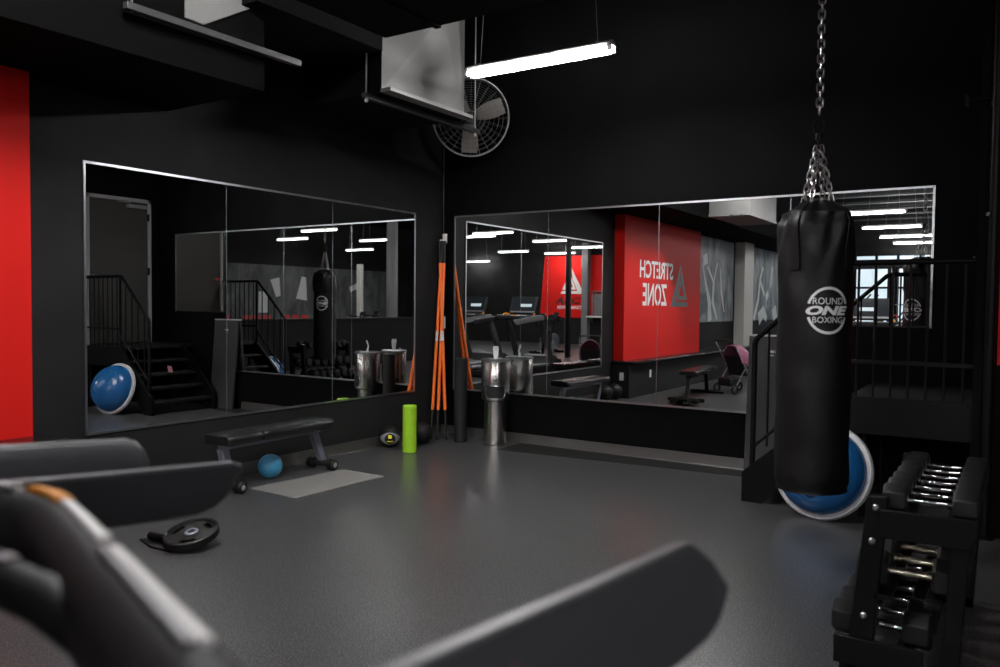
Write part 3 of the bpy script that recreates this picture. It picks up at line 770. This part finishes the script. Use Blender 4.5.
# ------------------------------------------------------------------ ledge under the red wall
t = thing('bench_ledge', 'long black boxed ledge running below the red wall', 'ledge', (.0, -4.3, 0))
obj('box', MB().box(.002, .30, -7.2, 0, 0, .53), M['wall'], t)
obj('top', MB().box(.002, .42, -7.2, .03, .53, .565), M['vinyl'], t, .008)
obj('outlet_plate', MB().box(.14, .21, 0, .006, .27, .39), M['white'], t, .003)
obj('outlet_plate', MB().box(.30, .306, -.85, -.78, .27, .39), M['white'], t, .003)
obj('body', MB().sphere((0, 0, .07), .07), M['terra'], t); mb = MB(); mb.torus((0, 0, .07), .0705, .002, Matrix.Rotation(.8, 3, 'Y'), 30, 6); obj('seam', mb, M['blackm'], t)
for i, (y, l) in enumerate(((-4.12, 'black rubber ball on floor nearest the ledge end'), (-4.36 + .0, ''))):
    if not l: continue
for (x, y), l in (((.16, -4.09), 'black rubber slam ball on floor touching the ledge end'), ((.14, -3.80), 'black rubber slam ball on floor between ledge and weight bench')):
    t = thing('slam_ball', l, 'ball', (x, y, 0), 0, 'slam balls by the ledge'); obj('body', MB().sphere((0, 0, .12), .12), M['rubber'], t)
    mb = MB(); mb.torus((0, 0, .12), .1205, .003, Matrix.Rotation(1.2, 3, 'X'), 36, 6); obj('tread_ring', mb, M['rubber'], t)

# ------------------------------------------------------------------ plate on landmine base, low bench
t = thing('landmine_base', 'flat black steel base with a short tube under weight plate', 'landmine base', (1.17, -4.10, 0), 0)
obj('base_plate', MB().prism([(-.20, -.06), (-.02, -.11), (.15, -.10), (.15, .12), (-.05, .12)], 0, .012, 'z'), M['black'], t, .003)
mb = MB(); mb.cyl((-.14, -.03, .035), (.05, -.01, .035), .022, 14); mb.box(-.02, .02, -.04, .03, .012, .05); obj('tube', mb, M['black'], t)
mb = MB(); mb.cyl((-.05, .06, .012), (-.05, .06, .03), .012, 8); obj('bolt', mb, M['chrome'], t)
t = thing('weight_plate', 'round black rubber weight plate with grip holes lying on floor', 'weight plate', (1.325, -4.06, 0))
PT = Tr(0, 0, .076) @ R3('X', 15) @ R3('Y', 3) @ Matrix.Scale(.86, 4)
PR = .178
mb = MB(); mb.lathe([(.035, -.020), (.145, -.02), (.15, -.024), (.167, -.027), (PR, -.020), (PR, .020), (.167, .027), (.153, .024), (.148, .012)], 56, PT, False)
# web between hub and rim with three grip slots left open
n = 72
def slot(k): return min(abs(((k + .5) * 360 / n - a + 180) % 360 - 180) for a in (70, 190, 310)) < 26
for z0, z1 in ((-.012, .012),):
    for k in range(n):
        a, b = 2 * PI * k / n, 2 * PI * (k + 1) / n
        for r0, r1 in ((.035, .098), (.098, .136), (.136, .150)):
            if r0 == .098 and slot(k): continue
            q = [(r0, a), (r1, a), (r1, b), (r0, b)]
            V = [PT @ Vector((r * math.cos(c_), r * math.sin(c_), z)) for z in (z0, z1) for r, c_ in q]
            mb.add(V, [(0, 3, 2, 1), (4, 5, 6, 7), (0, 1, 5, 4), (1, 2, 6, 5), (2, 3, 7, 6), (3, 0, 4, 7)])
obj('disc', mb, M['rubber'], t)
mb = MB(); mb.lathe([(.0255, -.022), (.043, -.022), (.045, .018), (.040, .022), (.0255, .022), (.0255, -.022)], 36, PT, False); obj('hub_ring', mb, M['greyframe'], t)
mb = MB()
for word, sg, rr in (('25 LB', 1, .072), ):
    T0 = text_mb('45', .05, .03, .01, 0, lambda u, v: tuple(PT @ Vector((u, v + .074, .0135)))); mb.add(T0.v, T0.f)
obj('raised_number', mb, M['blackm'], t)
# low adjustable bench beyond it
t = thing('adjustable_bench', 'black adjustable bench on the floor in front of the ledge', 'bench', (1.08, -4.98, 0), math.radians(-6))
mb = pad(-.55, .42, .14, .385, .445); obj('back_pad', mb, M['vinyl'], t)
obj('seat_pad', pad(-.95, -.58, .14, .385, .445), M['vinyl'], t)
mb = MB(); mb.box(-.03, .03, -.85, .40, .33, .385); obj('frame_beam', mb, M['black'], t, .005)
mb = MB(); mb.cyl((0, .34, .34), (0, .50, .04), .022, 12); obj('leg', mb, M['black'], t)
mb = MB(); mb.cyl((0, -.75, .34), (0, -.85, .04), .03, 12); obj('leg', mb, M['black'], t)
for y in (.50, -.85):
    mb = MB(); mb.tube([(-.27, y, .03), (-.24, y, .03), (.24, y, .03), (.27, y, .03)], [.022, .028, .028, .022], 12); obj('foot_bar', mb, M['black'], t)

# ------------------------------------------------------------------ dumbbell rack
RX, RY = 4.965, -3.05
t = thing('dumbbell_rack', 'black three-shelf dumbbell rack at the right edge of floor', 'rack', (RX, RY, 0))
# end frames: slanted upright plus end plates at each shelf
for s, yy in ((-1, -.53), (1, .53)):
    mb = MB()
    mb.prism([(-.22, 0), (-.13, 0), (-.085, .70), (-.155, .70)], yy - .03, yy + .03, 'y')
    mb.prism([(-.24, 0), (.16, 0), (.16, .05), (-.24, .05)], yy - .03, yy + .03, 'y')
    mb.prism([(.10, 0), (.16, 0), (.19, .62), (.13, .62)], yy - .03, yy + .03, 'y')
    u = obj('end_frame', mb, M['black'], t, .004)
    for z in (.66, .53, .24, .07):
        x = -.175 + .055 * z / .7; obj('bolt', MB().lathe([(.012, 0), (.012, .006), (.007, .011)], 14, Tr(x, yy - .03, z) @ R3('X', 90)), M['alu'], u)
SH = [(-.11, .21, .64), (-.17, .15, .335), (-.26, .05, .13)]
for x0, x1, z in SH:
    mb = MB()
    T_ = Tr((x0 + x1) / 2, 0, z) @ R3('Y', 0)
    hw = (x1 - x0) / 2
    for xx in (-.085, .085): mb.box(xx - .03, xx + .03, -.56, .56, -.025, -.005, T_)
    for yy in ((-.56, .56) if abs(z - .385) > .1 else ()): mb.prism([(-hw, -.09), (hw - .03, -.09), (hw, -.05), (hw, .018), (-hw, .018)], yy - .012, yy + .012, 'y', T_)
    obj('shelf', mb, M['black'], t, .003)
mb = MB(); mb.box(.157, .163, -.50, -.47, .585, .63); obj('label', mb, M['teal'], t)
def dumbbell(hl, hr, handle):
    t = thing('dumbbell', '', 'dumbbell')
    for s in (-1, 1):
        x0, x1 = s * .075, s * (.075 + hl)
        rg = []
        for x, k in ((x0, .86), (x0 + s * .012, 1), (x1 - s * .012, 1), (x1, .84)):
            rg.append([(x, hr * k * math.cos(PI / 6 + PI / 3 * i), hr * k * math.sin(PI / 6 + PI / 3 * i)) for i in range(6)])
        hd = obj('head', MB().rings(rg), M['rubber'], t, .004)
        obj('size_badge', MB().cyl((x1, 0, 0), (x1 + s * .0015, 0, 0), hr * .5, 20), M['blackm'], hd)
        mb = MB(); mb.cyl((s * .055, 0, 0), (s * .076, 0, 0), .020, 16); obj('collar', mb, handle, t)
    mb = MB(); mb.tube([(-.06, 0, 0), (-.045, 0, 0), (-.02, 0, 0), (0, 0, 0), (.02, 0, 0), (.045, 0, 0), (.06, 0, 0)], [.013, .0145, .0165, .0175, .0165, .0145, .013], 16); obj('handle', mb, handle, t)
    return t
protoA = dumbbell(.085, .058, M['chrome']); protoB = dumbbell(.11, .078, M['brass']); protoC = dumbbell(.10, .070, M['chrome'])
ordn = ['nearest', 'second', 'third', 'fourth', 'fifth', 'sixth', 'farthest']
used = set()
def put(proto, s, ys, shelf, hr):
    x0, x1, z = SH[s]
    for i, y in enumerate(ys):
        pos = 'farthest from camera' if i == len(ys) - 1 else ('nearest the camera' if i == 0 else ordn[i] + ' from the near end')
        l = 'black hex dumbbell on %s shelf of rack, %s' % (shelf, pos)
        loc = (RX + (x0 + x1) / 2, RY + y, z + hr * .866 - .004)
        if id(proto) not in used: used.add(id(proto)); o = proto; o.location = loc; o['label'] = l; o['group'] = 'dumbbells on the rack'
        else: o = copy_tree(proto, None, loc, 0, l, 'dumbbells on the rack')
        o.rotation_euler = (0, 0, 0)
put(protoA, 0, [-.47 + .135 * i for i in range(7)], 'top', .058)
put(protoB, 1, [-.45 + .18 * i for i in range(6)], 'middle', .078)
put(protoC, 2, [-.46 + .165 * i for i in range(6)], 'bottom', .070)

# ------------------------------------------------------------------ treadmills
def barY(x): return .452 - .335 * (math.sqrt((x + .11) ** 2 + .0012) - .035)
def treadmill(loc, label):
    t = thing('treadmill', label, 'treadmill', loc, 0, 'treadmills')
    # base deck
    mb = MB(); mb.prism([(-.95, .02), (1.25, .02), (1.28, .05), (1.28, .14), (1.2, .17), (-.55, .19), (-.62, .30), (-.95, .28)], -.42, .42, 'x'); obj('deck', mb, M['blackm'], t, .012)
    obj('running_belt', MB().box(-.27, .27, -.5, 1.26, .165, .198), M['belt'], t, .01)
    for s in (-1, 1): obj('side_rail', MB().box(s * .35 - .075, s * .35 + .075, -.5, 1.27, .165, .212), M['railtop'], t, .01)
    mb = MB(); R = []
    for y, z, w_ in ((-.98, .06, .36), (-.98, .25, .36), (-.75, .36, .38), (-.52, .34, .38), (-.48, .2, .38)): R.append(((-w_, y, z), (w_, y, z)))
    poly = [(-1.0, .04), (-1.0, .26), (-.76, .37), (-.54, .35), (-.48, .20), (-.48, .04)]
    mb.prism(poly, -.37, .37, 'x'); obj('motor_cover', mb, M['rail'], t, .02)
    for s in (-1, 1):
        mb = MB()
        rg = []
        for y, z, w_, h in ((-.60, .12, .045, .09), (-.45, .45, .04, .08), (-.27, .80, .038, .075), (-.12, 1.06, .036, .07), (-.05, 1.16, .034, .06)):
            rg.append([(s * .40 - w_, y - h, z), (s * .40 + w_, y - h, z), (s * .40 + w_, y + h, z + .03), (s * .40 - w_, y + h, z + .03)])
        mb.rings(rg); obj('upright', mb, M['rail'], t, .012)
        # long blade handrail, leaning outward at its lower edge
        rg = []
        for y, zt_, zb_ in ((-.10, 1.205, 1.100), (.10, 1.190, 1.085), (.30, 1.172, 1.07), (.50, 1.153, 1.060), (.70, 1.135, 1.040), (.84, 1.123, 1.026), (.91, 1.1175, 1.022), (.945, 1.115, 1.028), (.966, 1.113, 1.040), (.978, 1.110, 1.052), (.985, 1.102, 1.064)):
            q = []; H = zt_ - zb_
            for k, w_ in ((0, .009), (.26, .021), (1., .016)):
                q.append((k, w_))
            lean = lambda k: s * (.437 + .040 * k)
            ring = []
            for k, w_ in q: ring.append((lean(k) + w_, y, zt_ - H * k))
            for k, w_ in q[::-1]: ring.append((lean(k) - w_, y, zt_ - H * k))
            rg.append(ring)
        hr_ = obj('handrail', MB().rings(rg), M['rail'], t, .007)
        # lighter strip along the top, painting in the edge highlight
        rg = []
        for y, zt_ in ((-.08, 1.203), (.30, 1.172), (.70, 1.135), (.91, 1.1175), (.964, 1.1132)):
            rg.append([(s * .437 - .009, y, zt_ - .004), (s * .437 + .009, y, zt_ - .004), (s * .437 + .008, y, zt_ + .0025), (s * .437 - .008, y, zt_ + .0025)])
        obj('top_highlight', MB().rings(rg), M['railtop'], hr_, .002)
    mb = MB()
    for k in range(7): mb.box(.437 + .040 * .55 + .018, .437 + .040 * .55 + .0205, .500, .504, 1.078 + k * .010, 1.085 + k * .010)
    obj('print', mb, M['redprint'], t)
    # arched grip bar between the rails
    arc = [(x, barY(x), 1.148) for x in [-.44 + .044 * i for i in range(21)]]
    rg = []
    for i, p in enumerate(arc):
        p = Vector(p); a = Vector(arc[max(i - 1, 0)]); b = Vector(arc[min(i + 1, 20)]); tg = (b - a).normalized()
        side = Vector((0, 0, 1)).cross(tg).normalized(); up_ = Vector((0, 0, 1))
        rg.append([p + side * (.036 * math.cos(2 * PI * k / 16)) + up_ * (.052 * math.sin(2 * PI * k / 16)) for k in range(16)])
    gb = obj('grip_bar', MB().rings(rg), M['gripm'], t)
    def strip(x0, x1, a0, a1, m, nm, lift=.0015):
        n = 8; rr = []
        for i in range(n + 1):
            x = x0 + (x1 - x0) * i / n; p = Vector((x, barY(x), 1.148))
            tg = Vector((1, -.335 * (x + .11) / math.sqrt((x + .11) ** 2 + .0012), 0)).normalized(); side = Vector((0, 0, 1)).cross(tg).normalized()
            q = []
            for j in range(6):
                a = math.radians(a0 + (a1 - a0) * j / 5); q.append(p + side * ((.036 + lift + .003) * math.cos(a)) + Vector((0, 0, (.052 + lift + .003) * math.sin(a))))
            for j in range(5, -1, -1):
                a = math.radians(a0 + (a1 - a0) * j / 5); q.append(p + side * (.034 * math.cos(a)) + Vector((0, 0, .050 * math.sin(a))))
            rr.append(q)
        obj(nm, MB().rings(rr), m, gb, .001)
    for s in (1, -1):
        lo, hi = sorted((s * .138 if s > 0 else -.15, s * .367)); strip(lo, hi, 70, 85, M['silver'], 'pulse_sensor')
        strip(lo, hi, 86, 98, M['railtop'], 'sensor_seat')
    strip(-.050, .108, 68, 87, M['silver'], 'pulse_sensor')
    strip(-.130, -.058, 64, 92, M['amber'], 'stop_clip', .003)
    # console
    obj('console_tray', MB().box(-.26, .26, -.08, .14, 1.12, 1.19), M['blackm'], t, .018)
    fb = [(-.24, .385, 1.115), (-.20, .372, 1.127), (-.15, .36, 1.146), (-.07, .354, 1.158), (.10, .352, 1.156), (.17, .356, 1.139), (.23, .366, 1.118), (.28, .378, 1.104)]
    cs = obj('front_bar', MB().tube(fb, .0215, 16), M['gripm'], t)
    for k, m_ in ((-.08, M['redprint']), (-.045, M['keygreen']), (-.01, M['keyblue']), (.025, M['railtop'])):
        obj('key', MB().box(k - .012, k + .012, .345, .361, 1.177, 1.1815), m_, cs)
    TS = Tr(0, -.06, 1.22) @ R3('X', 18)
    mb = MB(); mb.box(-.31, .31, -.03, .03, 0, .36, TS); c_ = obj('console', mb, M['blackm'], t, .015)
    obj('screen', MB().box(-.27, .27, .030, .033, .06, .33, TS), M['screen'], c_)
    obj('display', MB().box(-.20, .06, .0335, .035, .14, .20, TS), M['screenlit'], c_)
    obj('bezel', MB().box(-.29, .29, .030, .032, .02, .05, TS), M['railtop'], c_)
    mb = MB(); mb.box(-.40, .40, -.10, .02, 1.10, 1.20); obj('crossbeam', mb, M['rail'], t, .015)
    for s in (-1, 1):
        mb = MB(); mb.tube([(s * .30, -.03, 1.21), (s * .34, .03, 1.225), (s * .36, .10, 1.21)], .016, 10); obj('side_grip', mb, M['amber'], t)
    return t
T1 = treadmill((4.503, -6.90, 0), 'nearest treadmill, its grip bar and both rails crossing the lower foreground')
copy_tree(T1, None, (3.246, -6.87, 0), 0, 'treadmill beside the nearest one, only a handrail end showing', 'treadmills')

# ------------------------------------------------------------------ exercise bikes
def bike(loc, rz, label):
    t = thing('exercise_bike', label, 'exercise bike', loc, rz, 'exercise bikes')
    for y in (-.48, .48):
        obj('foot_bar', MB().tube([(-.24, y, .04), (.24, y, .04)], .035, 12), M['black'], t)
    mb = MB(); mb.tube([(0, -.48, .06), (0, 0, .18), (0, .48, .06)], .035, 10); mb.tube([(0, -.05, .17), (0, -.22, .72)], .03, 10); mb.tube([(0, .05, .17), (0, .32, .95)], .032, 10); mb.tube([(0, -.12, .45), (0, .2, .52)], .026, 10)
    obj('frame', mb, M['black'], t)
    mb = MB(); mb.lathe([(.02, -.02), (.20, -.02), (.235, -.03), (.235, .03), (.20, .02), (.02, .02)], 36, Tr(0, .32, .33) @ R3('Y', 90)); obj('flywheel', mb, M['alu'], t)
    mb = MB(); mb.rings([[(-.03, .12, .0), (.03, .12, .0), (.03, .12, .03), (-.03, .12, .03)], [(-.06, 0, 0), (.06, 0, 0), (.05, 0, .05), (-.05, 0, .05)], [(-.11, -.13, 0), (.11, -.13, 0), (.1, -.13, .06), (-.1, -.13, .06)]])
    mb.v = [(x, y - .26, z + .80) for x, y, z in mb.v]; mb.cyl((0, -.26, .68), (0, -.28, .81), .02); obj('saddle', mb, M['vinyl'], t, .01)
    mb = MB(); mb.tube([(-.22, .16, 1.08), (-.22, .36, 1.06), (-.06, .40, 1.04), (.06, .40, 1.04), (.22, .36, 1.06), (.22, .16, 1.08)], .016, 10); mb.cyl((0, .32, .93), (0, .38, 1.05), .025); obj('handlebar', mb, M['black'], t)
    mb = MB(); mb.box(-.09, .09, -.015, .015, 0, .12, Tr(0, .40, 1.07) @ R3('X', -25)); obj('console', mb, M['screen'], t, .006)
    for s in (-1, 1):
        mb = MB(); mb.cyl((s * .04, 0, .33), (s * .07, s * .13, .33 - .08), .012, 8); mb.box(s * .12 - .05, s * .12 + .05, s * .13 - .04, s * .13 + .04, .235, .265); obj('pedal', mb, M['grey'], t)
    return t
B1 = bike((3.75, -8.9, 0), math.radians(200), 'exercise bike nearest behind the treadmills, on the open floor')
t = thing('stroller', 'small black stroller with a pink canopy parked by the ledge', 'stroller', (1.36, -6.25, 0), math.radians(25)); t.scale = (.86, .86, .86)
for x in (-.22, .22):
    for y in (-.30, .32):
        w_ = obj('wheel', MB().torus((x, y, .09), .075, .018, Matrix.Rotation(PI / 2, 3, 'Y'), 26, 8), M['rubber'], t)
        obj('hub', MB().cyl((x - .012, y, .09), (x + .012, y, .09), .03, 14), M['alu'], w_)
    mb = MB(); mb.tube([(x, -.30, .09), (x, .05, .50), (x, .38, .98)], .012, 8); mb.tube([(x, .32, .09), (x, .02, .50), (x, -.12, .62)], .012, 8); obj('frame_tube', mb, M['alu'], t)
mb = MB(); mb.tube([(-.22, .38, .98), (-.18, .40, 1.0), (.18, .40, 1.0), (.22, .38, .98)], .015, 8); obj('handle', mb, M['blackm'], t)
mb = MB(); mb.rings([[(-.2, -.32, .30), (.2, -.32, .30), (.2, -.32, .33), (-.2, -.32, .33)], [(-.2, .02, .33), (.2, .02, .33), (.2, -.02, .38), (-.2, -.02, .38)], [(-.2, .16, .70), (.2, .16, .70), (.2, .12, .71), (-.2, .12, .71)]]); obj('seat', mb, M['blackm'], t, .01)
rg = []
for i in range(9):
    a = math.radians(-5 + 105 * i / 8); c_, s_ = math.cos(a), math.sin(a)
    rg.append([(.235 * math.cos(b), .14 - .42 * math.cos(a) * (.25 + .75 * math.sin(b)), .52 + (.06 + .34 * math.sin(b)) * (.25 + .75 * s_)) for b in [PI * k / 12 for k in range(13)]] +
              [(.228 * math.cos(b), .14 - .41 * math.cos(a) * (.25 + .75 * math.sin(b)), .515 + (.06 + .33 * math.sin(b)) * (.25 + .75 * s_)) for b in [PI * k / 12 for k in range(12, -1, -1)]])
obj('canopy', MB().rings(rg), M['pink'], t)
mb = MB(); mb.box(-.17, .17, .10, .36, .14, .30); obj('basket', mb, M['blackm'], t, .03)
copy_tree(B1, None, (4.9, -10.6, 0), math.radians(215), 'exercise bike on floor before the thin black post', 'exercise bikes')
copy_tree(B1, None, (6.4, -13.4, 0), math.radians(170), 'exercise bike deepest in the room, before the rear red wall', 'exercise bikes')
copy_tree(B1, None, (9.6, -8.6, 0), math.radians(90), 'exercise bike beyond the half wall by the round grey column', 'exercise bikes')
copy_tree(B1, None, (10.6, -10.2, 0), math.radians(90), 'exercise bike beyond the half wall, farther from round column', 'exercise bikes')

# ------------------------------------------------------------------ rear room pieces seen in the mirrors
t = thing('wall_shelf', 'white shelf on the rear red wall beside grey column', 'shelf', (7.25, YB + .02, .98))
obj('board', MB().box(-.35, .37, 0, .32, 0, .05), M['white'], t, .005)
for x in (-.25, .28): obj('bracket', MB().prism([(0, 0), (.25, 0), (0, -.2)], x - .01, x + .01, 'x'), M['grey'], t)
t = thing('wire_cage', 'grey wire cage standing on white shelf at rear wall', 'cage', (7.1, YB + .18, 1.03))
mb = MB()
for i in range(9):
    x = -.18 + i * .06
    mb.box(x - .004, x + .004, -.124, -.116, 0, .85); mb.box(x - .004, x + .004, .116, .124, 0, .85)
for j in range(11):
    z = j * .085
    for y in (-.12, .12): mb.box(-.3, .3, y - .004, y + .004, z - .004, z + .004)
    for x in (-.3, .3): mb.box(x - .004, x + .004, -.12, .12, z - .004, z + .004)
for x in (-.3, .3):
    for y in (-.12, .12): mb.box(x - .012, x + .012, y - .012, y + .012, 0, .86)
obj('mesh', mb, M['alu'], t)
obj('contents', MB().box(-.25, .25, -.10, .10, .01, .75), M['grey'], t, .03)
obj('lid', MB().box(-.30, .30, -.125, .125, .86, .875), M['alu'], t)
# rig of uprights before the window
t = thing('power_rack', 'black steel power rack standing in front of rear window', 'rack', (2.3, -15.2, 0))
for x in (-.9, .2, .9):
    for y in (-.6, .6): obj('upright', MB().box(x - .04, x + .04, y - .04, y + .04, 0, 2.5), M['black'], t)
mb = MB()
for y in (-.6, .6): mb.box(-.94, .94, y - .03, y + .03, 2.42, 2.5)
for x in (-.9, .2, .9): mb.box(x - .03, x + .03, -.6, .6, 2.42, 2.5)
obj('top_frame', mb, M['black'], t)
mb = MB(); mb.cyl((-1.1, .68, 1.5), (1.1, .68, 1.5), .014, 10)
bb = obj('barbell', mb, M['chrome'], t)
for s in (-1, 1): obj('plate', MB().cyl((s * .98, .68, 1.5), (s * 1.05, .68, 1.5), .22, 28), M['rubber'], bb)
mb = MB()
for y in (-.6, .6):
    for x in (-.9, .2): mb.tube([(x, y, .95), (x + .7, y, 1.75)], .02, 8)
obj('brace', mb, M['black'], t)
t = thing('kettlebell_stand', 'low white stand carrying yellow and red kettlebells, before power rack', 'stand', (3.1, -13.2, 0))
mb = MB()
for z in (.5, .98): mb.box(-.75, .75, -.2, .2, z, z + .03)
for x in (-.72, .72): mb.box(x - .03, x + .03, -.2, .2, 0, 1.0)
obj('frame', mb, M['colgrey'], t)
for i in range(5):
    o = thing('kettlebell', ['leftmost', 'second', 'middle', 'fourth', 'rightmost'][i] + ' kettlebell in row on the low grey stand', 'kettlebell', (2.5 + i * .3, -13.2, 1.01), 0, 'kettlebells on the stand')
    obj('body', MB().sphere((0, 0, .09), .09, 18, 10), M['blackm'], o)
    mb = MB(); mb.tube([(-.06, 0, .15), (-.065, 0, .21), (-.03, 0, .245), (.03, 0, .245), (.065, 0, .21), (.06, 0, .15)], .014, 8)
    obj('handle', mb, M['yellow' if i % 2 == 0 else 'redlet'], o)

# ------------------------------------------------------------------ render look
vs = S.view_settings
vs.view_transform = 'Standard'; vs.look = 'None'; vs.gamma = 1; vs.use_curve_mapping = False; vs.exposure = 0.
wd = bpy.data.worlds.new('world'); S.world = wd; wd.use_nodes = True
wd.node_tree.nodes['Background'].inputs['Color'].default_value = (.02, .02, .022, 1); wd.node_tree.nodes['Background'].inputs['Strength'].default_value = .1
S.cycles.use_denoising = True
S.cycles.caustics_reflective = True; S.cycles.caustics_refractive = False
S.cycles.sample_clamp_indirect = 8
S.cycles.max_bounces = 10; S.cycles.glossy_bounces = 6
